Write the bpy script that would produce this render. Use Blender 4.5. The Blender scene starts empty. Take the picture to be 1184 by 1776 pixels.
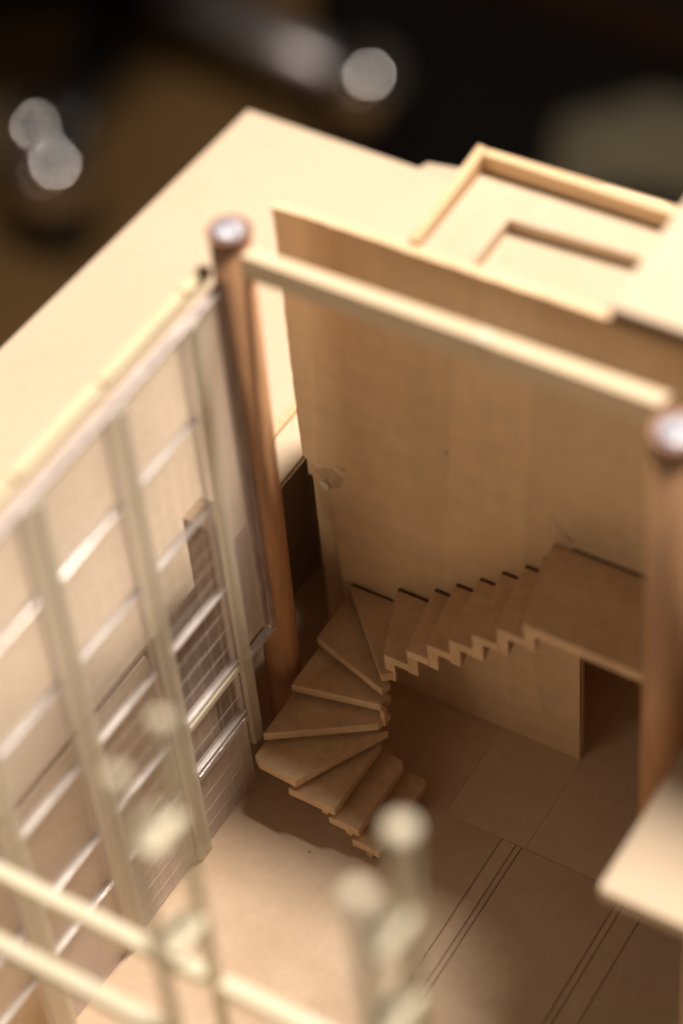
import bpy, bmesh, math, random
from mathutils import Vector, Matrix
random.seed(7)
S = bpy.context.scene
COL = S.collection

# ------------------------------------------------------------------ camera
cam_d = bpy.data.cameras.new('camera'); cam = bpy.data.objects.new('camera', cam_d); COL.objects.link(cam)
RGT = Vector((0.8536124795, 0.5158634004, -0.0723234878))
DWN = Vector((0.3364734114, -0.6520285705, -0.6794441748))
FWD = Vector((-0.3976573627, 0.5556470961, -0.7301540430))
CP = Vector((2.10469552, -2.51410707, 4.33620284))
cam.matrix_world = Matrix(((RGT.x, -DWN.x, -FWD.x, CP.x), (RGT.y, -DWN.y, -FWD.y, CP.y),
                           (RGT.z, -DWN.z, -FWD.z, CP.z), (0, 0, 0, 1)))
cam_d.sensor_fit = 'VERTICAL'; cam_d.sensor_height = 36.0; cam_d.sensor_width = 24.0
cam_d.lens = 4121.49 / 1776 * 36.0
cam_d.clip_start = 0.05; cam_d.clip_end = 200
cam_d.dof.use_dof = True; cam_d.dof.focus_distance = 5.2; cam_d.dof.aperture_fstop = 0.51
S.camera = cam

# ------------------------------------------------------------------ world, lamps, exposure
w = bpy.data.worlds.new('World'); S.world = w; w.use_nodes = True
w.node_tree.nodes['Background'].inputs[0].default_value = (1.0, 0.80, 0.60, 1)
w.node_tree.nodes['Background'].inputs[1].default_value = 0.036
def lamp(name, loc, target, size, power, color):
    d = bpy.data.lights.new(name, 'AREA'); d.shape = 'DISK'; d.size = size; d.energy = power; d.color = color
    o = bpy.data.objects.new(name, d); COL.objects.link(o); o.location = loc
    o.rotation_euler = (Vector(target) - Vector(loc)).to_track_quat('-Z', 'Y').to_euler()
    return o
KD = Vector((0.15, 0.47, 1.0)).normalized()
lamp('desk_lamp_light', Vector((0.2, 0.1, 0.8)) + KD * 9.0, (0.2, 0.1, 0.8), 2.2, 1620, (1.0, 0.885, 0.755))
lamp('room_lamp_light', (-3.6, -8.4, 4.4), (0.3, 0, 0.8), 3.6, 145, (1.0, 0.82, 0.62))
S.view_settings.view_transform = 'Standard'; S.view_settings.look = 'None'
S.view_settings.exposure = 0.0; S.view_settings.gamma = 1.0
S.cycles.use_denoising = True
S.cycles.max_bounces = 10; S.cycles.diffuse_bounces = 6; S.cycles.transparent_max_bounces = 24
S.cycles.caustics_reflective = False; S.cycles.caustics_refractive = False
S.cycles.sample_clamp_indirect = 4.0

# ------------------------------------------------------------------ materials
def mat(name, c1, c2, rough=0.6, scale=6, spots=0.0, bump=0.15, stretch=(1, 1, 1), spec=0.3, fine=120,
        spot_scale=9, metallic=0.0, detail_amt=0.25, spot_col=(0.25, 0.16, 0.08), bands=0.0):
    m = bpy.data.materials.new(name); m.use_nodes = True; nt = m.node_tree; N = nt.nodes; L = nt.links
    b = N['Principled BSDF']; b.inputs['Roughness'].default_value = rough; b.inputs['Metallic'].default_value = metallic
    b.inputs['Specular IOR Level'].default_value = spec
    tc = N.new('ShaderNodeTexCoord'); mp = N.new('ShaderNodeMapping'); mp.inputs['Scale'].default_value = stretch
    oi = N.new('ShaderNodeObjectInfo'); cm = N.new('ShaderNodeVectorMath'); cm.operation = 'MULTIPLY_ADD'
    cmb = N.new('ShaderNodeCombineXYZ'); L.new(oi.outputs['Random'], cmb.inputs[0]); L.new(oi.outputs['Random'], cmb.inputs[1])
    cm.inputs[1].default_value = (1, 1, 1)
    ml = N.new('ShaderNodeVectorMath'); ml.operation = 'SCALE'; ml.inputs['Scale'].default_value = 7.0
    L.new(cmb.outputs[0], ml.inputs[0]); L.new(tc.outputs['Object'], cm.inputs[0]); L.new(ml.outputs[0], cm.inputs[2])
    L.new(cm.outputs[0], mp.inputs['Vector'])
    n1 = N.new('ShaderNodeTexNoise'); n1.inputs['Scale'].default_value = scale; n1.inputs['Detail'].default_value = 6
    n1.inputs['Roughness'].default_value = 0.6; L.new(mp.outputs[0], n1.inputs['Vector'])
    n2 = N.new('ShaderNodeTexNoise'); n2.inputs['Scale'].default_value = fine; n2.inputs['Detail'].default_value = 4
    L.new(mp.outputs[0], n2.inputs['Vector'])
    rmp = N.new('ShaderNodeMapRange'); rmp.inputs[1].default_value = 0.32; rmp.inputs[2].default_value = 0.68
    L.new(n1.outputs['Fac'], rmp.inputs[0])
    mx = N.new('ShaderNodeMix'); mx.data_type = 'RGBA'; mx.inputs[6].default_value = (*c1, 1); mx.inputs[7].default_value = (*c2, 1)
    L.new(rmp.outputs[0], mx.inputs[0])
    r2 = N.new('ShaderNodeMapRange'); r2.inputs[1].default_value = 0.3; r2.inputs[2].default_value = 0.7
    r2.inputs[3].default_value = 1 - detail_amt; r2.inputs[4].default_value = 1 + detail_amt * 0.35; L.new(n2.outputs['Fac'], r2.inputs[0])
    m2 = N.new('ShaderNodeMix'); m2.data_type = 'RGBA'; m2.blend_type = 'MULTIPLY'; m2.inputs[0].default_value = 1
    L.new(mx.outputs[2], m2.inputs[6]); L.new(r2.outputs[0], m2.inputs[7])
    out = m2.outputs[2]
    if spots > 0:
        v = N.new('ShaderNodeTexVoronoi'); v.inputs['Scale'].default_value = spot_scale; L.new(mp.outputs[0], v.inputs['Vector'])
        n3 = N.new('ShaderNodeTexNoise'); n3.inputs['Scale'].default_value = spot_scale * 0.4; L.new(mp.outputs[0], n3.inputs['Vector'])
        lt = N.new('ShaderNodeMapRange'); lt.inputs[1].default_value = 0.02; lt.inputs[2].default_value = 0.055
        lt.inputs[3].default_value = 1; lt.inputs[4].default_value = 0; L.new(v.outputs['Distance'], lt.inputs[0])
        l3 = N.new('ShaderNodeMapRange'); l3.inputs[1].default_value = 0.46; l3.inputs[2].default_value = 0.52; L.new(n3.outputs['Fac'], l3.inputs[0])
        mm = N.new('ShaderNodeMath'); mm.operation = 'MULTIPLY'; L.new(lt.outputs[0], mm.inputs[0]); L.new(l3.outputs[0], mm.inputs[1])
        ms = N.new('ShaderNodeMath'); ms.operation = 'MULTIPLY'; L.new(mm.outputs[0], ms.inputs[0]); ms.inputs[1].default_value = spots
        m3 = N.new('ShaderNodeMix'); m3.data_type = 'RGBA'; L.new(ms.outputs[0], m3.inputs[0]); L.new(out, m3.inputs[6]); m3.inputs[7].default_value = (*spot_col, 1)
        out = m3.outputs[2]
    tr = N.new('ShaderNodeMapRange'); tr.inputs[3].default_value = 0.93; tr.inputs[4].default_value = 1.04; L.new(oi.outputs['Random'], tr.inputs[0])
    m4 = N.new('ShaderNodeMix'); m4.data_type = 'RGBA'; m4.blend_type = 'MULTIPLY'; m4.inputs[0].default_value = 1
    L.new(out, m4.inputs[6]); L.new(tr.outputs[0], m4.inputs[7]); out = m4.outputs[2]
    if bands:
        mb = N.new('ShaderNodeMapping'); mb.inputs['Scale'].default_value = (5.5, 0.0, 0.35); L.new(tc.outputs['Object'], mb.inputs['Vector'])
        nb = N.new('ShaderNodeTexVoronoi'); nb.inputs['Scale'].default_value = 1.0; L.new(mb.outputs[0], nb.inputs['Vector'])
        sp = N.new('ShaderNodeSeparateColor'); L.new(nb.outputs['Color'], sp.inputs[0])
        rb_ = N.new('ShaderNodeMapRange'); rb_.inputs[3].default_value = 1 - bands; rb_.inputs[4].default_value = 1 + bands * 0.5; L.new(sp.outputs[0], rb_.inputs[0])
        # long loose fibres running slantwise
        mf_ = N.new('ShaderNodeMapping'); mf_.inputs['Rotation'].default_value = (0, -0.75, 0); mf_.inputs['Scale'].default_value = (5, 5, 16); L.new(tc.outputs['Object'], mf_.inputs['Vector'])
        nf_ = N.new('ShaderNodeTexNoise'); nf_.inputs['Scale'].default_value = 1.6; nf_.inputs['Detail'].default_value = 5; L.new(mf_.outputs[0], nf_.inputs['Vector'])
        rf_ = N.new('ShaderNodeMapRange'); rf_.inputs[1].default_value = 0.35; rf_.inputs[2].default_value = 0.65; rf_.inputs[3].default_value = 0.955; rf_.inputs[4].default_value = 1.02; L.new(nf_.outputs['Fac'], rf_.inputs[0])
        mm_ = N.new('ShaderNodeMath'); mm_.operation = 'MULTIPLY'; L.new(rb_.outputs[0], mm_.inputs[0]); L.new(rf_.outputs[0], mm_.inputs[1])
        m5 = N.new('ShaderNodeMix'); m5.data_type = 'RGBA'; m5.blend_type = 'MULTIPLY'; m5.inputs[0].default_value = 1
        L.new(out, m5.inputs[6]); L.new(mm_.outputs[0], m5.inputs[7]); out = m5.outputs[2]
    L.new(out, b.inputs['Base Color'])
    bp = N.new('ShaderNodeBump'); bp.inputs['Strength'].default_value = bump; bp.inputs['Distance'].default_value = 0.003
    L.new(n2.outputs['Fac'], bp.inputs['Height']); L.new(bp.outputs[0], b.inputs['Normal'])
    return m
def thin_glass(name, haze, haze_col, gloss=0.06, rough=0.03, dust=0.12):
    """thin clear acrylic: lets light through, reflects at grazing angles, a little milky and dusty"""
    m = bpy.data.materials.new(name); m.use_nodes = True; nt = m.node_tree; N = nt.nodes; L = nt.links; N.clear()
    o = N.new('ShaderNodeOutputMaterial'); t = N.new('ShaderNodeBsdfTransparent'); t.inputs[0].default_value = (0.97, 0.965, 0.97, 1)
    g = N.new('ShaderNodeBsdfGlossy'); g.inputs['Roughness'].default_value = rough; g.inputs[0].default_value = (1, 0.97, 0.97, 1)
    d = N.new('ShaderNodeBsdfDiffuse'); d.inputs[0].default_value = (*haze_col, 1)
    tc = N.new('ShaderNodeTexCoord'); n = N.new('ShaderNodeTexNoise'); n.inputs['Scale'].default_value = 7; n.inputs['Detail'].default_value = 6
    mp = N.new('ShaderNodeMapping'); mp.inputs['Scale'].default_value = (1, 1, 0.25); L.new(tc.outputs['Object'], mp.inputs[0]); L.new(mp.outputs[0], n.inputs['Vector'])
    r = N.new('ShaderNodeMapRange'); r.inputs[1].default_value = 0.35; r.inputs[2].default_value = 0.75
    r.inputs[3].default_value = haze; r.inputs[4].default_value = haze + dust; L.new(n.outputs['Fac'], r.inputs[0])
    m1 = N.new('ShaderNodeMixShader'); L.new(r.outputs[0], m1.inputs[0]); L.new(t.outputs[0], m1.inputs[1]); L.new(d.outputs[0], m1.inputs[2])
    lw = N.new('ShaderNodeLayerWeight'); lw.inputs[0].default_value = 0.5
    pw = N.new('ShaderNodeMath'); pw.operation = 'POWER'; pw.inputs[1].default_value = 4.0; L.new(lw.outputs['Facing'], pw.inputs[0])
    fr = N.new('ShaderNodeMath'); fr.operation = 'MULTIPLY_ADD'; fr.inputs[1].default_value = 0.30 + gloss; fr.inputs[2].default_value = gloss * 0.5; L.new(pw.outputs[0], fr.inputs[0])
    m2 = N.new('ShaderNodeMixShader'); L.new(fr.outputs[0], m2.inputs[0]); L.new(m1.outputs[0], m2.inputs[1]); L.new(g.outputs[0], m2.inputs[2])
    L.new(m2.outputs[0], o.inputs[0]); return m

M = {}
M['board'] = mat('pale_board', (0.675, 0.545, 0.410), (0.640, 0.508, 0.372), 0.7, 2.2, 0.0, 0.10, fine=70, detail_amt=0.05)
M['roof'] = mat('roof_board', (0.63, 0.505, 0.375), (0.59, 0.465, 0.335), 0.7, 3.0, 0.5, 0.10, fine=60, detail_amt=0.08, spot_scale=7)
M['wall'] = mat('wall_board', (0.87, 0.650, 0.425), (0.80, 0.580, 0.355), 0.65, 2.4, 0.85, 0.10, fine=30, spot_scale=9, stretch=(1, 1, 0.5), detail_amt=0.06, spot_col=(0.26, 0.15, 0.07), bands=0.10)
M['floor'] = mat('floor_board', (0.80, 0.625, 0.465), (0.69, 0.51, 0.355), 0.6, 3.2, 0.8, 0.06, fine=55, spot_scale=10, detail_amt=0.06)
M['stair'] = mat('stair_board', (0.80, 0.58, 0.38), (0.66, 0.455, 0.27), 0.6, 9, 0.5, 0.15, fine=50, spot_scale=16, detail_amt=0.12, spot_col=(0.9, 0.75, 0.6))
M['basswood'] = mat('basswood', (0.80, 0.58, 0.36), (0.74, 0.51, 0.29), 0.55, 5, 0.0, 0.15, stretch=(0.2, 1, 1), fine=70, detail_amt=0.10)
M['beam'] = mat('beam_wood', (0.86, 0.70, 0.50), (0.80, 0.63, 0.43), 0.55, 5, 0.0, 0.15, stretch=(0.2, 1, 1), fine=70, detail_amt=0.08)
M['dowel'] = mat('red_brown_dowel', (0.61, 0.35, 0.19), (0.48, 0.25, 0.13), 0.5, 9, 0.0, 0.25, stretch=(1, 1, 0.12), fine=60, spec=0.45, detail_amt=0.2)
M['walnut'] = mat('walnut', (0.32, 0.20, 0.125), (0.20, 0.11, 0.065), 0.5, 6, 0.0, 0.2, stretch=(1, 1, 0.15), fine=60)
M['groove'] = mat('engraved_groove', (0.42, 0.27, 0.15), (0.34, 0.20, 0.11), 0.7, 20)
M['shade_gap_brown'] = mat('painted_shade_gap_brown', (0.22, 0.12, 0.06), (0.15, 0.08, 0.04), 0.6, 20)  # dark brown for painted shade strips and the gap bars
M['stain'] = mat('glue_stain', (0.74, 0.555, 0.375), (0.62, 0.44, 0.28), 0.4, 30, 0.0, 0.3)
M['gap_shade'] = mat('painted_gap_shade', (0.16, 0.085, 0.04), (0.10, 0.05, 0.02), 0.7, 20)
M['cap_white'] = mat('cap_foil', (0.50, 0.53, 0.66), (0.34, 0.32, 0.36), 0.3, 26, 0.5, 0.6, fine=60, spec=0.7, spot_scale=30, spot_col=(0.5, 0.3, 0.25))
M['cap_rim'] = mat('cap_rim', (0.42, 0.24, 0.17), (0.30, 0.14, 0.09), 0.5, 30, 0.0, 0.4)
def translucent(m, amt, col):
    nt = m.node_tree; N = nt.nodes; L = nt.links; t = N.new('ShaderNodeBsdfTranslucent'); t.inputs[0].default_value = (*col, 1)
    mx = N.new('ShaderNodeMixShader'); mx.inputs[0].default_value = amt; o = N['Material Output']
    L.new(N['Principled BSDF'].outputs[0], mx.inputs[1]); L.new(t.outputs[0], mx.inputs[2]); L.new(mx.outputs[0], o.inputs[0])
M['celadon'] = mat('pale_styrene', (0.92, 0.88, 0.75), (0.87, 0.82, 0.67), 0.45, 9, 0.25, 0.2, fine=60, spot_scale=14, spec=0.4, detail_amt=0.08, spot_col=(0.42, 0.36, 0.2))
M['celadon2'] = mat('off_white_styrene', (0.93, 0.87, 0.70), (0.90, 0.83, 0.64), 0.45, 9, 0.0, 0.1, fine=60, spec=0.4, detail_amt=0.06)
translucent(M['celadon'], 0.38, (0.99, 0.96, 0.86)); translucent(M['celadon2'], 0.12, (0.99, 0.93, 0.78))
def seethrough(m, amt):
    nt = m.node_tree; N = nt.nodes; L = nt.links; t = N.new('ShaderNodeBsdfTransparent'); mx = N.new('ShaderNodeMixShader'); mx.inputs[0].default_value = amt
    o = N['Material Output']; src = o.inputs[0].links[0].from_socket; L.new(src, mx.inputs[1]); L.new(t.outputs[0], mx.inputs[2]); L.new(mx.outputs[0], o.inputs[0])
seethrough(M['celadon'], 0.42)
M['yellow'] = mat('yellow_strip', (0.86, 0.74, 0.50), (0.80, 0.66, 0.42), 0.4, 8, 0.0, 0.1, spec=0.4)
M['lilac'] = mat('speckled_acrylic_edge', (0.62, 0.53, 0.52), (0.42, 0.33, 0.32), 0.3, 18, 0.8, 0.3, fine=50, spot_scale=26, spec=0.6, stretch=(1, 1, 0.35), spot_col=(0.10, 0.06, 0.05))
M['transom'] = mat('clear_acrylic_bar', (0.80, 0.74, 0.74), (0.60, 0.50, 0.48), 0.16, 16, 0.0, 0.8, fine=60, spec=0.9, detail_amt=0.2)
M['etch'] = None
M['clear'] = thin_glass('clear_acrylic_edge', 0.30, (0.95, 0.90, 0.88), gloss=0.25, rough=0.15, dust=0.6)  # heavy whitish haze stands in for glints on the crossbars
M['etch'] = thin_glass('scribed_line', 0.50, (0.92, 0.84, 0.78), dust=0.2)
M['glass'] = thin_glass('thin_acrylic', 0.11, (0.95, 0.86, 0.80), dust=0.12)
M['film'] = thin_glass('filmed_acrylic', 0.42, (0.95, 0.86, 0.82), dust=0.2)
M['chair'] = mat('black_plastic', (0.018, 0.016, 0.018), (0.012, 0.011, 0.012), 0.35, 5, 0.0, 0.05, spec=0.5)
M['chair_metal'] = mat('brushed_grey_metal', (0.85, 0.80, 0.85), (0.75, 0.70, 0.75), 0.40, 5, 0.0, 0.05, spec=0.6, metallic=0.85)
M['chrome'] = mat('polished_chrome', (0.97, 0.94, 0.96), (0.95, 0.92, 0.94), 0.07, 5, 0.0, 0.0, spec=0.6, metallic=1.0, detail_amt=0.0)
M['room_floor'] = mat('brown_carpet', (0.34, 0.195, 0.075), (0.25, 0.14, 0.052), 0.9, 0.5, 0.0, 0.3, fine=14, detail_amt=0.25)
M['black_rug'] = mat('black_rug', (0.010, 0.007, 0.006), (0.007, 0.005, 0.004), 0.95, 1.5, 0.0, 0.3, fine=14)
M['dark_red_wood'] = mat('dark_red_wood', (0.06, 0.022, 0.012), (0.04, 0.014, 0.008), 0.6, 2, 0.0, 0.1)
M['grey_cloth'] = mat('grey_green_cloth', (0.30, 0.26, 0.18), (0.22, 0.19, 0.12), 0.9, 1.6, 0.0, 0.3, fine=14)

# ------------------------------------------------------------------ builders
def props(o, label=None, cat=None, group=None, kind=None):
    if label: o['label'] = label
    if cat: o['category'] = cat
    if group: o['group'] = group
    if kind: o['kind'] = kind
def thing(name, loc, label, cat, group=None):
    o = bpy.data.objects.new(name, None); COL.objects.link(o); o.location = loc; o.empty_display_size = 0.1
    props(o, label, cat, group); return o
def world_loc(o):
    v = Vector((0, 0, 0))
    while o is not None:
        v += o.location; o = o.parent
    return v
def link(name, bm, m, parent=None, loc=None, smooth=False, **kw):
    """bmesh given in place coordinates -> one object whose origin sits at its parent, or at loc"""
    base = Vector(loc) if loc is not None else Vector((0, 0, 0))
    pw = world_loc(parent) if parent else Vector((0, 0, 0))
    org = base if loc is not None else pw
    bmesh.ops.translate(bm, verts=bm.verts, vec=-org)
    bmesh.ops.recalc_face_normals(bm, faces=bm.faces)
    me = bpy.data.meshes.new(name); bm.to_mesh(me); bm.free(); me.materials.append(m)
    if smooth:
        for p in me.polygons: p.use_smooth = len(p.vertices) <= 4
    o = bpy.data.objects.new(name, me); COL.objects.link(o)
    if parent: o.parent = parent
    o.location = org - pw
    props(o, **kw); return o
def box(bm, x0, x1, y0, y1, z0, z1, bev=0.0):
    r = bmesh.ops.create_cube(bm, size=1.0)
    vs = r['verts']
    for v in vs:
        v.co = Vector(((x0 + x1) / 2 + v.co.x * (x1 - x0), (y0 + y1) / 2 + v.co.y * (y1 - y0), (z0 + z1) / 2 + v.co.z * (z1 - z0)))
    if bev:
        es = list({e for v in vs for e in v.link_edges})
        bmesh.ops.bevel(bm, geom=es, offset=bev, segments=2, affect='EDGES', profile=0.5)
def prism(bm, pts, z0, z1, bev=0.0, axis='z'):
    def P(a, b, c):
        return (a, b, c) if axis == 'z' else (a, c, b)      # axis y: pts are (x, z), extruded in y
    lo = [bm.verts.new(P(a, b, z0)) for a, b in pts]; hi = [bm.verts.new(P(a, b, z1)) for a, b in pts]
    fs = [bm.faces.new(lo[::-1]), bm.faces.new(hi)]
    n = len(pts)
    for i in range(n): fs.append(bm.faces.new((lo[i], lo[(i + 1) % n], hi[(i + 1) % n], hi[i])))
    if bev:
        es = list({e for f in fs for e in f.edges})
        bmesh.ops.bevel(bm, geom=es, offset=bev, segments=2, affect='EDGES', profile=0.5)
def lathe(bm, cx, cy, prof, n=40, lean=(0, 0)):
    rings = []
    for r, z in prof:
        rings.append([bm.verts.new((cx + lean[0] * z + r * math.cos(2 * math.pi * k / n), cy + lean[1] * z + r * math.sin(2 * math.pi * k / n), z)) for k in range(n)])
    for a, b in zip(rings, rings[1:]):
        for k in range(n): bm.faces.new((a[k], a[(k + 1) % n], b[(k + 1) % n], b[k]))
    bm.faces.new(rings[0][::-1]); bm.faces.new(rings[-1])
def rod(bm, p, q, rp, rq, n=16):
    p, q = Vector(p), Vector(q); d = (q - p); m = d.to_track_quat('Z', 'Y').to_matrix()
    a = [bm.verts.new(p + m @ Vector((rp * math.cos(2 * math.pi * k / n), rp * math.sin(2 * math.pi * k / n), 0))) for k in range(n)]
    b = [bm.verts.new(q + m @ Vector((rq * math.cos(2 * math.pi * k / n), rq * math.sin(2 * math.pi * k / n), 0))) for k in range(n)]
    for k in range(n): bm.faces.new((a[k], a[(k + 1) % n], b[(k + 1) % n], b[k]))
    bm.faces.new(a[::-1]); bm.faces.new(b)
def B(name, m, parent, *dims, bev=0.0, **kw):
    bm = bmesh.new(); box(bm, *dims, bev=bev); return link(name, bm, M[m], parent, **kw)
def PR(name, m, parent, pts, z0, z1, bev=0.0, axis='z', **kw):
    bm = bmesh.new(); prism(bm, pts, z0, z1, bev, axis); return link(name, bm, M[m], parent, **kw)

# ------------------------------------------------------------------ room floor and what the model stands on
bm = bmesh.new(); box(bm, -60, 60, -60, 70, -8.2, -8.0)
link('floor', bm, M['room_floor'], None, kind='structure')
st = thing('display_stand', (0.3, 0, -8), 'dark wooden stand carrying the architectural model', 'stand')
B('stand_top', 'dark_red_wood', st, -0.70, 2.2, -2.9, 1.35, -0.35, -0.066, bev=0.02)
for sx in (-0.55, 1.95):
    for sy in (-2.7, 1.15):
        B('leg', 'dark_red_wood', st, sx, sx + 0.14, sy, sy + 0.14, -8.0, -0.35)

# ------------------------------------------------------------------ raised base board round the sunken room
base = thing('base_board', (-0.6, 0.5, -0.066), 'wide pale site board with raised ground around the sunken room', 'board')
XE = -0.155
def ring(dx, yb, xl, lx):
    return [(XE + 0.1 * dx, -3.0), (XE + 0.1 * dx - 0.004, -1.0), (XE + 0.15 * dx, -0.13), (XE + dx + 0.002, -0.02), (XE + dx, yb), (0.225, yb), (0.225, 0.79), (1.9, 0.79), (1.9, 1.51), (-0.435 + lx, 1.518), (-0.954 + xl, 1.532), (-0.99 + xl, 0.486), (-1.03 + xl, -1.2), (-1.06 + xl, -3.0)]
PR('ground_layer', 'board', base, ring(-0.067, 0.622, 0.01, 0), -0.066, 0.155, 0.002)
PR('ground_layer', 'board', base, ring(-0.070, 0.62, 0.0, 0), 0.156, 0.482, 0.002)
PR('ground_layer', 'board', base, ring(0.0, 0.615, 0.0, 0), 0.4825, 0.500, 0.002)
bm = bmesh.new(); prism(bm, [(-0.153, 0.001), (-0.028, 0.001), (-0.149, 0.4815), (-0.153, 0.4815)], -3.0, -0.13, 0.0, axis='y')
link('light_catch_bank', bm, M['beam'], base)  # wedge added and sloped so the pit face catches more light
PR('thin_strip', 'basswood', base, [(-0.262, 0.44), (-0.240, 0.44), (-0.232, 0.90), (-0.254, 0.90)], 0.501, 0.512, 0.001)
PR('edge_strip', 'board', base, [(-0.432, 1.522), (-0.420, 1.552), (-0.345, 1.564), (0.0, 1.575), (0.022, 1.668), (0.18, 1.675), (0.30, 1.62), (1.6, 1.60), (1.6, 1.515)], 0.42, 0.497, 0.004)

# ------------------------------------------------------------------ sunken floor made of cut panels
mf = thing('room_floor_sheet', (0.5, -0.5, -0.064), 'tan board floor of the sunken room with laser cut lines', 'model floor')
B('backing_sheet', 'groove', mf, -0.218, 2.0, -2.8, 0.61, -0.064, -0.0028)
g = 0.0011
def fp(x0, x1, y0, y1): B('floor_panel', 'floor', mf, x0 + g, x1 - g, y0 + g, y1 - g, -0.0024, 0.0, bev=0.0008)
for x0_, x1_, y1_ in ((-0.218, 0.1995, 0.61), (0.2003, 0.4215, 0.61), (0.4223, 0.6235, 0.688), (0.6243, 0.8395, 0.688), (0.8403, 1.999, 0.688)):
    B('floor_panel', 'floor', mf, x0_, x1_, 0.1082, y1_, -0.0024, 0.0)
B('floor_panel', 'floor', mf, -0.218, 0.1555, -0.0415, 0.1074, -0.0024, 0.0)
PR('floor_panel', 'floor', mf, [(-0.218, -2.8), (0.5657, -2.8), (0.5657, 0.1074), (0.1563, 0.1074), (0.1563, -0.0423), (-0.218, -0.0423)], -0.0024, 0.0)
fp(0.567, 0.602, -2.8, 0.108); fp(0.602, 0.616, -2.8, 0.108); fp(0.616, 0.862, -2.8, 0.108)
fp(0.862, 0.878, -2.8, 0.108); fp(0.878, 0.925, -2.8, 0.108); fp(0.925, 2.0, -2.8, 0.108)

# ------------------------------------------------------------------ back wall board behind the stairs
wt = thing('wall_board', (0.4, 0.39, 0), 'tall tan board wall with chipped left edge behind the staircase', 'wall')
out = [(0.018, 0.0), (0.617, 0.0), (0.617, 0.672), (2.2, 0.672), (2.2, 1.368)]
x = 2.1
while x > 0.0:
    out.append((x, 1.3685 + random.uniform(-0.0016, 0.0016))); x -= 0.033
out += [(-0.057, 1.364)]
z = 1.33
while z > 0.70:
    out.append((-0.055 + random.uniform(-0.0012, 0.0012), z)); z -= 0.022
out += [(-0.053, 0.672), (-0.040, 0.664), (-0.030, 0.655), (-0.014, 0.648), (-0.020, 0.628), (-0.008, 0.606), (0.004, 0.592), (0.006, 0.571), (0.010, 0.552)]
z = 0.52
while z > 0.02:
    out.append((0.013 + 0.005 * (0.52 - z) / 0.5 + random.uniform(-0.001, 0.001), z)); z -= 0.03
PR('wall_panel', 'wall', wt, out[::-1], 0.380, 0.402, 0.0, axis='y')
bm = bmesh.new()
def scr(bm, x0, z0, x1, z1, t=0.0022):
    a = Vector((x0, 0, z0)); b = Vector((x1, 0, z1)); d = (b - a).normalized(); n = Vector((-d.z, 0, d.x)) * t
    prism(bm, [((a + n).x, (a + n).z), ((a - n).x, (a - n).z), ((b - n).x, (b - n).z), ((b + n).x, (b + n).z)], 0.3788, 0.3801, axis='y')
scr(bm, 0.552, 0.775, 0.600, 0.720); scr(bm, 0.566, 0.735, 0.600, 0.728, 0.003); scr(bm, 0.560, 0.712, 0.590, 0.706, 0.003)
link('glue_scratch', bm, M['stair'], wt)
bm = bmesh.new(); scr(bm, 0.60, 0.7035, 0.86, 0.7035, 0.0030); link('shadow_gap', bm, M['gap_shade'], wt)  # dark strip on the wall paints the gap's shade above the landing
bm = bmesh.new(); prism(bm, [(-0.012, 0.610), (0.004, 0.592), (0.010, 0.598), (0.012, 0.612), (0.0, 0.620), (-0.006, 0.618)], 0.372, 0.381, 0.0015, axis='y')
link('glue_blob', bm, M['celadon2'], wt)

st_r = random.Random(11)
ring_ = [(0.012 + 0.036 * math.cos(a) * st_r.uniform(.7, 1.1), 0.632 + 0.030 * math.sin(a) * st_r.uniform(.7, 1.1)) for a in [k * math.tau / 18 for k in range(18)]]
PR('glue_stain', 'stain', wt, ring_, 0.3793, 0.3801, axis='y')
ring_ = [(0.045 + 0.012 * math.cos(a) * st_r.uniform(.5, 1.2), 0.676 + 0.008 * math.sin(a) * st_r.uniform(.5, 1.2)) for a in [k * math.tau / 12 for k in range(12)]]
PR('glue_stain', 'stain', wt, ring_, 0.3793, 0.3801, axis='y')

# ------------------------------------------------------------------ rear building with its parapet roof tray
rb = thing('rear_building', (0.8, 0.56, 0), 'pale flat roof tray with raised rim and sunken recess behind the wall', 'building')
B('side_wall', 'wall', rb, 0.236, 0.258, 0.404, 0.712, 0.001, 1.325)
B('rear_wall', 'wall', rb, 0.26, 2.1, 0.690, 0.712, 0.001, 1.325)
B('hidden_blocker_board', 'wall', rb, -0.050, 0.2355, 0.404, 0.440, 0.001, 1.27)  # unseen board added to stop light leaking into the pit
B('hidden_light_blocker', 'wall', rb, -0.110, 0.2355, 0.470, 0.660, 0.502, 0.99)  # unseen box added to keep the key light off the pit floor
PR('roof_deck', 'roof', rb, [(0.237, 0.404), (2.1, 0.404), (2.1, 0.712), (0.237, 0.712)], 1.327, 1.333)
PR('roof_panel', 'roof', rb, [(0.262, 0.405), (0.376, 0.405), (0.374, 0.556), (0.640, 0.566), (2.08, 0.570), (2.08, 0.650), (0.66, 0.650), (0.260, 0.662)], 1.334, 1.362, 0.0015)
pl = PR('parapet', 'basswood', rb, [(0.239, 0.404), (0.259, 0.404), (0.258, 0.684), (0.236, 0.686)], 1.334, 1.403, 0.002)
for v in pl.data.vertices:
    if v.co.z > 1.37: v.co.z -= 0.026 * min(1, max(0, (0.66 - (v.co.y + 0.56)) / 0.25))
PR('parapet', 'basswood', rb, [(0.2595, 0.663), (2.1, 0.655), (2.1, 0.700), (0.2595, 0.685)], 1.334, 1.401, 0.002)

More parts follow.
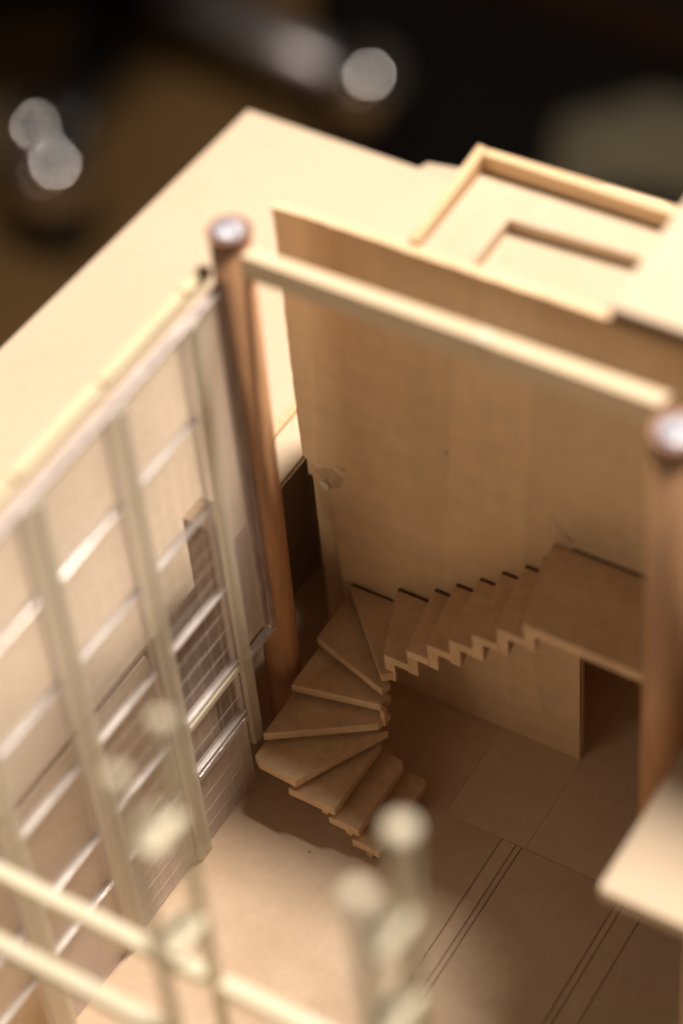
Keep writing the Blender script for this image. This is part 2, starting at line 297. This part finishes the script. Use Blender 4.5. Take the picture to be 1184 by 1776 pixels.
# ------------------------------------------------------------------ high roof slab at the right
rs = thing('roof_slab', (1.4, 0.6, 1.6), 'bright thick roof slab at the right above the tray', 'roof')
PR('slab', 'board', rs, [(0.738, 0.254), (2.4, 0.250), (2.4, 1.3), (0.715, 1.3)], 1.492, 1.530, 0.003)
PR('shade_gap_brown', 'shade_gap_brown', rs, [(0.740, 0.2515), (2.4, 0.2475), (2.4, 0.2495), (0.740, 0.2535)], 1.493, 1.528)  # dark strip puts the shade of the slab's front face into colour
B('bearing_wall', 'wall', rs, 1.40, 1.43, 0.41, 0.69, 1.402, 1.4915)

# ------------------------------------------------------------------ mezzanine with the stair landing
mz = thing('mezzanine_slab', (1.4, 0.1, 0.7), 'mezzanine slab and stair landing held up at the right', 'floor slab')
PR('slab', 'board', mz, [(1.018, 0.20), (1.0185, -0.322), (1.026, -0.330), (2.2, -0.330), (2.2, 0.378), (1.018, 0.378)], 0.668, 0.700, 0.002)
PR('landing', 'stair', mz, [(0.604, 0.158), (1.0165, 0.150), (1.0165, 0.378), (0.556, 0.378)], 0.672, 0.700, 0.002)
B('support_panel', 'basswood', mz, 1.192, 1.9, -0.318, -0.296, 0.001, 0.667, bev=0.002)

# ------------------------------------------------------------------ staircase
sc_ = thing('winding_staircase', (0.15, 0.15, 0), 'winding board staircase climbing from the floor to the landing', 'staircase')
ZT = [0.300 - 0.0371 * i for i in range(8)]
NO = [((0.036, 0.374), (0.236, 0.180)), ((0.034, 0.232), (0.238, 0.172)), ((0.037, 0.113), (0.243, 0.158)), ((0.037, -0.010), (0.249, 0.131)),
      ((0.151, -0.064), (0.249, 0.127)), ((0.250, -0.067), (0.2505, 0.133)), ((0.309, -0.069), (0.309, 0.126)), ((0.363, -0.076), (0.363, 0.130))]
def toward(a, b, t): return (a[0] + (b[0] - a[0]) * t, a[1] + (b[1] - a[1]) * t)
TR = [
  [NO[0][0], NO[0][1], (0.262, 0.202), (0.185, 0.378), (0.060, 0.378)],
  [NO[1][0], NO[1][1], (0.246, 0.195), (0.060, 0.376), (0.035, 0.376)],
  [NO[2][0], NO[2][1], (0.250, 0.190), (0.052, 0.262), (0.034, 0.262)],
  [NO[3][0], NO[3][1], (0.258, 0.170), (0.050, 0.140), (0.036, 0.140)],
  [NO[4][0], NO[4][1], (0.262, 0.150), (0.060, 0.025), (0.035, 0.020), (0.034, -0.046), (0.052, -0.058)],
  [NO[5][0], NO[5][1], (0.244, 0.142), (0.135, -0.030), (0.130, -0.066)],
  [NO[6][0], NO[6][1], (0.300, 0.140), (0.236, 0.150), (0.232, -0.068)],
  [NO[7][0], NO[7][1], (0.354, 0.142), (0.298, 0.150), (0.292, -0.074)],
]
def area(p): return sum(p[i][0] * p[(i + 1) % len(p)][1] - p[(i + 1) % len(p)][0] * p[i][1] for i in range(len(p)))
for i, (pts, z) in enumerate(zip(TR, ZT)):
    pts = pts if area(pts) > 0 else pts[::-1]
    bm = bmesh.new(); prism(bm, pts, z - 0.024, z, 0.0022)
    tx, ty = random.uniform(-.014, .014), random.uniform(-.010, .010); cx_, cy_ = pts[0]
    for v in bm.verts: v.co.z += tx * (v.co.x - cx_) + ty * (v.co.y - cy_)
    link('tread', bm, M['stair'], sc_)
    a, b = NO[i]; a2, b2 = toward(a, b, 0.05 if i < 4 else 0.012), toward(a, b, 0.95)
    d = Vector((b[0] - a[0], b[1] - a[1])).normalized(); n = Vector((-d.y, d.x))     # points up the stair
    if i >= 4: pass
    q = [(a2[0] + n.x * 0.020, a2[1] + n.y * 0.020), (b2[0] + n.x * 0.020, b2[1] + n.y * 0.020), (b2[0] + n.x * 0.036, b2[1] + n.y * 0.036), (a2[0] + n.x * 0.036, a2[1] + n.y * 0.036)]
    q = q if area(q) > 0 else q[::-1]
    zb = 0.001 if i == 7 else ZT[i + 1] + 0.0005
    bm = bmesh.new(); prism(bm, q, zb, z - 0.0255); link('riser', bm, M['stair'], sc_)
ZS = [0.353, 0.402, 0.449, 0.499, 0.549, 0.599, 0.650]
XI = [0.235, 0.295, 0.347, 0.404, 0.461, 0.520, 0.584, 0.606]
XW = [0.166, 0.262, 0.318, 0.378, 0.433, 0.489, 0.535, 0.562]
for i, z in enumerate(ZS):
    y0 = 0.199 + random.uniform(-0.003, 0.003)
    pts = [(XI[i], y0), (XI[i + 1] + 0.004, y0), (XW[i + 1] + 0.004, 0.3765 - 0.0055 * (i > 0)), (XW[i], 0.3765)]
    bm = bmesh.new(); prism(bm, pts, z - 0.023, z, 0.0018); link('tread', bm, M['stair'], sc_)
    zl = (ZS[i - 1] if i else 0.300) - 0.028
    q = [(XI[i] + 0.0005, y0 + 0.001), (XI[i] + 0.026, y0 + 0.001), (XW[i] + 0.026, 0.374), (XW[i] + 0.0015, 0.374)]
    bm = bmesh.new(); prism(bm, q, zl, z - 0.0235, 0.001)
    link('riser', bm, M['stair'], sc_)
B('newel_block', 'stair', sc_, 0.246, 0.258, 0.146, 0.160, 0.168, 0.224, bev=0.002)
# dark gaps between the tread ends and the wall: thin dark brown bars along each tread
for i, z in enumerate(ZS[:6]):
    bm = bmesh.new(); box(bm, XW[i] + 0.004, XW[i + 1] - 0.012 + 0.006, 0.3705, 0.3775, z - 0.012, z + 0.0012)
    link('dark_gap_bar', bm, M['shade_gap_brown'], sc_)
bm = bmesh.new(); box(bm, 0.045, 0.150, 0.3735, 0.3792, 0.29, 0.3022); link('dark_gap_bar', bm, M['shade_gap_brown'], sc_)

# ------------------------------------------------------------------ two dowel columns and the beam
def column(cx, cy, r, h, rc, lean, label):
    t = thing('dowel_column', (cx, cy, 0), label, 'column', 'reddish wooden dowel columns')
    bm = bmesh.new(); lathe(bm, cx, cy, [(r, 0.001), (r, h - 0.022)], 56, lean); link('shaft', bm, M['dowel'], t, smooth=False)
    for p in t.children[0].data.polygons: p.use_smooth = abs(p.normal.z) < 0.5
    k = lean[0] * h, lean[1] * h
    bm = bmesh.new(); lathe(bm, cx + k[0], cy + k[1], [(rc * 0.93, h - 0.0215), (rc * 0.94, h - 0.012), (rc, h - 0.009), (rc, h - 0.002), (rc * 0.95, h)], 40)
    for v in bm.verts:
        v.co.x += random.uniform(-1, 1) * 0.0015; v.co.y += random.uniform(-1, 1) * 0.0015
    c = link('cap', bm, M['cap_rim'], t)
    bm = bmesh.new(); lathe(bm, cx + k[0] + 0.002, cy + k[1] - 0.004, [(rc * 0.74, h + 0.0005), (rc * 0.68, h + 0.005), (rc * 0.30, h + 0.008)], 30)
    for v in bm.verts:
        v.co += Vector((random.uniform(-1, 1), random.uniform(-1, 1), random.uniform(-0.6, 0.6))) * 0.002
    link('foil_disc', bm, M['cap_white'], c, loc=(cx + k[0], cy + k[1], h))
    return t
column(-0.022, 0.168, 0.040, 1.492, 0.043, (0.014, 0.0), 'left reddish dowel column beside the glass curtain wall')
column(0.940, 0.118, 0.049, 1.440, 0.052, (0.0, 0.0), 'right thicker dowel column passing beside the stair landing')
bt = thing('beam', (0.45, 0.16, 1.4), 'long pale wooden beam joining the tops of the two columns', 'beam')
PR('beam_piece', 'beam', bt, [(0.026, 0.145), (0.545, 0.144), (0.548, 0.176), (0.026, 0.178)], 1.402, 1.457, 0.002)
PR('beam_piece', 'beam', bt, [(0.5495, 0.142), (0.893, 0.139), (0.900, 0.173), (0.551, 0.175)], 1.402, 1.4575, 0.002)
bm = bmesh.new(); prism(bm, [(0.528, 0.142), (0.560, 0.139), (0.566, 0.170), (0.532, 0.172)], 1.4577, 1.4620, 0.0015); link('glue_patch', bm, M['celadon2'], bt)

# ------------------------------------------------------------------ glass curtain wall on the left
cw = thing('curtain_wall', (0, -0.6, 0), 'tall gridded acrylic curtain wall with pale mullions and glossy crossbars', 'glass wall')
MY = [0.003, -0.238, -0.498, -0.755, -1.01, -1.27]
ZR = [0.004, 0.262, 0.432, 0.668, 0.915, 1.158, 1.378]
rnd = random.Random(3)
for k in range(5):
    y1, y0 = MY[k] - 0.026, MY[k + 1] + 0.026
    if k == 0: y1 = -0.015
    for r in range(6):
        if k >= 3 and r == 0: continue
        z0, z1 = ZR[r] + (0.007 if r else 0), ZR[r + 1] - 0.007
        film = (r == 0)
        bm = bmesh.new(); box(bm, -0.009, 0.0, y0, y1, z0, z1)
        p = link('pane', bm, M['film' if film else 'glass'], cw, loc=(0, (y0 + y1) / 2, z0))
        if k >= 2: continue
        bm = bmesh.new(); t = 0.0004
        ny, nz = 5, max(3, int((z1 - z0) / 0.046))
        for i in range(1, ny):
            yy = y0 + (y1 - y0) * i / ny + rnd.uniform(-.001, .001); box(bm, 0.0002, 0.0010, yy - t, yy + t, z0 + 0.002, z1 - 0.002)
        for i in range(1, nz):
            zz = z0 + (z1 - z0) * i / nz + rnd.uniform(-.001, .001); box(bm, 0.0011, 0.0018, y0 + 0.002, y1 - 0.002, zz - t, zz + t)
        link('scribed_grid', bm, M['etch'], p, loc=(0, (y0 + y1) / 2, z0), kind='stuff')
    for r in range(1, 6):
        zz = ZR[r] + rnd.uniform(-.002, .002)
        bm = bmesh.new(); box(bm, -0.009, 0.0085, y0, y1, zz - 0.0036, zz + 0.0036, bev=0.0012)
        for v in bm.verts: v.co.z += rnd.uniform(-.0006, .0006)
        link('transom', bm, M['clear'], cw, loc=(0, (y0 + y1) / 2, zz))
        if k == 0 and r in (1, 2):
            bm = bmesh.new(); box(bm, 0.002, 0.010, y0 + 0.004, y1 - 0.002, zz - 0.030, zz - 0.012, bev=0.001)
            link('lower_bar', bm, M['celadon2' if r == 2 else 'transom'], cw, loc=(0, (y0 + y1) / 2, zz))
# narrow end pane by the column
bm = bmesh.new(); box(bm, -0.009, 0.0, 0.028, 0.098, 0.43, 1.378); pe = link('end_pane', bm, M['film'], cw, loc=(0, 0.06, 0.43))
bm = bmesh.new(); box(bm, -0.012, 0.006, 0.1135, 0.131, 0.40, 1.392, bev=0.0015); link('edge_strip', bm, M['lilac'], cw, loc=(0, 0.11, 0.4))
bm = bmesh.new(); box(bm, -0.010, 0.003, 0.099, 0.112, 0.42, 1.378, bev=0.001); link('edge_strip', bm, M['lilac'], cw, loc=(0, 0.09, 0.42))
bm = bmesh.new(); box(bm, -0.012, 0.006, 0.022, 0.130, 0.386, 0.398, bev=0.001); link('transom', bm, M['transom'], cw, loc=(0, 0.06, 0.39))
for k, y in enumerate(MY[:6]):
    zb = 0.14 if k == 0 else 0.001
    wdt = (0.0165, 0.0205, 0.0245, 0.0245, 0.0245, 0.024)[k]
    bm = bmesh.new(); box(bm, 0.0025, 0.016, y - wdt, y + wdt, zb, 1.384 if k else 1.392, bev=0.0015)
    for v in bm.verts: v.co.x += 0.0
    link('mullion', bm, M['celadon'], cw, loc=(0, y, 0))
    bm = bmesh.new(); box(bm, -0.011, 0.0015, y - wdt - 0.0085, y - wdt - 0.0005, zb, 1.372); link('mullion_fin', bm, M['film'], cw, loc=(0, y, 0))
bm = bmesh.new(); prism(bm, [(0.028, 1.37), (0.044, 1.37), (0.024, 0.55), (0.018, 0.55)][::-1], 0, 1)   # slim tan wedge behind the end pane
for v in bm.verts:
    v.co = Vector((-0.016 if v.co.z > 0.5 else -0.022, v.co.x, v.co.y))
link('tan_wedge', bm, M['yellow'], cw)
bm = bmesh.new(); box(bm, -0.014, 0.008, -1.4, 0.122, 1.380, 1.393, bev=0.002); link('top_strip', bm, M['lilac'].copy(), cw, loc=(0, -0.6, 1.38))
cw.children[-1].data.materials[0] = M['transom']
ys = [0.134, 0.048, -0.222, -0.484, -0.745, -1.01, -1.3]
for a, b in zip(ys, ys[1:]):
    bm = bmesh.new(); box(bm, -0.050, -0.026, b + 0.0025, a - 0.0025, 1.394 + rnd.uniform(-.003, .003), 1.418, bev=0.004)
    link('rail_segment', bm, M['yellow'], cw, loc=(-0.04, (a + b) / 2, 1.39))
bm = bmesh.new(); box(bm, -0.058, -0.0505, -1.3, 0.095, 1.372, 1.384); link('rail_gap_shade', bm, M['shade_gap_brown'], cw, loc=(-0.06, -0.6, 1.38))  # dark strip added to paint the shadow line beside the rail

bk = thing('brown_block', (-0.105, 0.06, 0), 'dark brown upright wooden block standing just behind the glass wall', 'block')
PR('block_body', 'walnut', bk, [(-0.138, 0.052), (-0.070, 0.052), (-0.070, 0.122), (-0.138, 0.122)], 0.001, 0.735, 0.002)
PR('block_top', 'stain', bk, [(-0.138, 0.052), (-0.070, 0.052), (-0.070, 0.122), (-0.138, 0.122)], 0.736, 0.744, 0.002)

# ------------------------------------------------------------------ near frame of paired posts, rungs and rails (well out of focus)
pf = thing('post_frame', (0.75, -0.92, 0), 'blurred pale frame of paired posts, rungs and long rails nearest the camera', 'frame')
P4 = {'A': (0.545, -0.860), 'B': (0.547, -0.980), 'C': (0.967, -0.862), 'D': (0.969, -0.988)}
for n_, (px, py) in P4.items():
    r = 0.012 if n_ != 'C' else 0.017
    bm = bmesh.new(); lathe(bm, px, py, [(r, 0.001), (r, 1.492), (r * 0.8, 1.50)], 24)
    o = link('post', bm, M['celadon2'], pf, loc=(px, py, 0))
    for p in o.data.polygons: p.use_smooth = abs(p.normal.z) < 0.5
    bm = bmesh.new(); lathe(bm, px, py, [(r * 1.05, 1.5003), (r * 1.35 if n_ != 'D' else 0.02, 1.506), (r * 1.35 if n_ != 'D' else 0.02, 1.516), (r, 1.521)], 24); link('post_cap', bm, M['celadon2'], o, loc=(px, py, 1.5))
for (a, b, zz) in (('A', 'B', 1.295), ('A', 'B', 1.0), ('C', 'D', 1.325), ('C', 'D', 1.10)):
    pa, pb = P4[a], P4[b]
    bm = bmesh.new(); box(bm, pa[0] - 0.028, pa[0] + 0.028, pb[1] + 0.015, pa[1] - 0.018, zz - 0.012, zz + 0.012, bev=0.004); link('rung', bm, M['celadon2'], pf, loc=(pa[0], -0.92, zz))
for y in (-0.862, -0.984):
    for x0, x1 in ((0.02, 0.530), (0.564, 0.949), (0.988, 1.6)):
        B('rail', 'celadon2', pf, x0, x1, y - 0.015, y + 0.015, 0.762, 0.794, bev=0.003)

# ------------------------------------------------------------------ office chair standing far behind on the room floor
HX, HY = -8.94, 10.70
ch = thing('office_chair', (HX, HY, -8), 'blurred black office chair base with grey arms and casters on brown floor', 'chair')
bm = bmesh.new(); lathe(bm, HX, HY, [(0.42, -7.35), (0.45, -7.2), (0.40, -6.95), (0.26, -6.85), (0.24, -4.6)], 32); link('hub', bm, M['chair'], ch)
bm = bmesh.new(); box(bm, HX - 2.3, HX + 2.3, HY - 2.3 , HY + 2.3, -4.6, -4.1, bev=0.2); link('seat', bm, M['chair'], ch)
bm = bmesh.new(); box(bm, HX - 2.2, HX + 2.2, HY + 2.2, HY + 2.6, -3.6, 1.2, bev=0.18); link('backrest', bm, M['chair'], ch)
ends = [(-6.46, 10.42), (-8.10, 8.37), (-10.9, 9.1), (-11.1, 11.9), (-8.4, 13.1)]
for i, (ex, ey) in enumerate(ends):
    bm = bmesh.new()
    d = Vector((ex - HX, ey - HY, 0)).normalized()
    rod(bm, (HX + d.x * 0.38, HY + d.y * 0.38, -7.08), (ex, ey, -7.32), 0.27, 0.16, 20)
    for v in bm.verts: v.co.z = -7.15 + (v.co.z + 7.15) * 0.7
    arm = link('base_arm', bm, M['chair_metal'] if i == 0 else M['chair'], ch, smooth=True)
    bm = bmesh.new(); bmesh.ops.create_uvsphere(bm, u_segments=24, v_segments=16, radius=0.36)
    bmesh.ops.translate(bm, verts=bm.verts, vec=(ex, ey, -7.26)); link('glint_knob', bm, M['chrome'], arm, loc=(ex, ey, -7.24), smooth=True)  # chrome ball added at the arm end, sized to throw a glint
    bm = bmesh.new()
    for s in (-1, 1):
        q = Vector((-d.y, d.x, 0)) * s
        rod(bm, Vector((ex, ey, -7.70)) + q * 0.06, Vector((ex, ey, -7.70)) + q * 0.24, 0.298, 0.27, 24)
    link('caster', bm, M['chair'], ch)
    bm = bmesh.new(); rod(bm, (ex, ey, -7.72), (ex, ey, -7.40), 0.06, 0.06, 12); link('caster_stem', bm, M['chair_metal'], ch)
# added chrome ball for a second glint on the front arm
bm = bmesh.new(); bmesh.ops.create_uvsphere(bm, u_segments=24, v_segments=16, radius=0.32)
bmesh.ops.translate(bm, verts=bm.verts, vec=(-8.49, 8.66, -7.22)); link('glint_ball', bm, M['chrome'], ch, smooth=True)

# ------------------------------------------------------------------ dark things on the room floor at the upper right
rg = bmesh.new(); prism(rg, [(-7.0, 10.4), (-2.0, 8.6), (3, 9.5), (3, 20), (-9.5, 20), (-8.4, 12.6)], -7.998, -7.94, 0.01)
o = link('rug', rg, M['black_rug'], None, loc=(-3, 14, -7.998)); props(o, 'black rug spread on the brown floor behind the model', 'rug')
o = bmesh.new(); box(o, -2.6, 2.6, -0.16, 0.16, 0, 0.30, bev=0.03)
o = link('wooden_plank', o, M['dark_red_wood'], None, loc=(0, 0, 0)); o.location = (-5.55, 12.75, -7.938); o.rotation_euler = (0, 0, math.radians(-4))
props(o, 'dark red wooden plank lying across the black rug', 'plank')
bm = bmesh.new(); bmesh.ops.create_grid(bm, x_segments=24, y_segments=24, size=1.0)
rr = random.Random(5)
for v in bm.verts:
    r2 = max(0, 1 - (v.co.x ** 2 + v.co.y ** 2) * 0.55)
    v.co = Vector((v.co.x * 0.85, v.co.y * 0.55, 0.05 + 0.55 * r2 ** 0.8 + 0.06 * math.sin(v.co.x * 6 + v.co.y * 3) * r2))
geo_ = bmesh.ops.extrude_face_region(bm, geom=bm.faces[:])
for v in [e for e in geo_['geom'] if isinstance(e, bmesh.types.BMVert)]: v.co.z = min(v.co.z - 0.05, 0.0) if v.co.z < 0.1 else v.co.z - 0.05
o = link('folded_cloth', bm, M['grey_cloth'], None, loc=(0, 0, 0), smooth=True); o.location = (-4.2, 11.15, -7.935); o.rotation_euler = (0, 0, math.radians(20))
props(o, 'grey green crumpled cloth on the black rug at upper right', 'cloth')
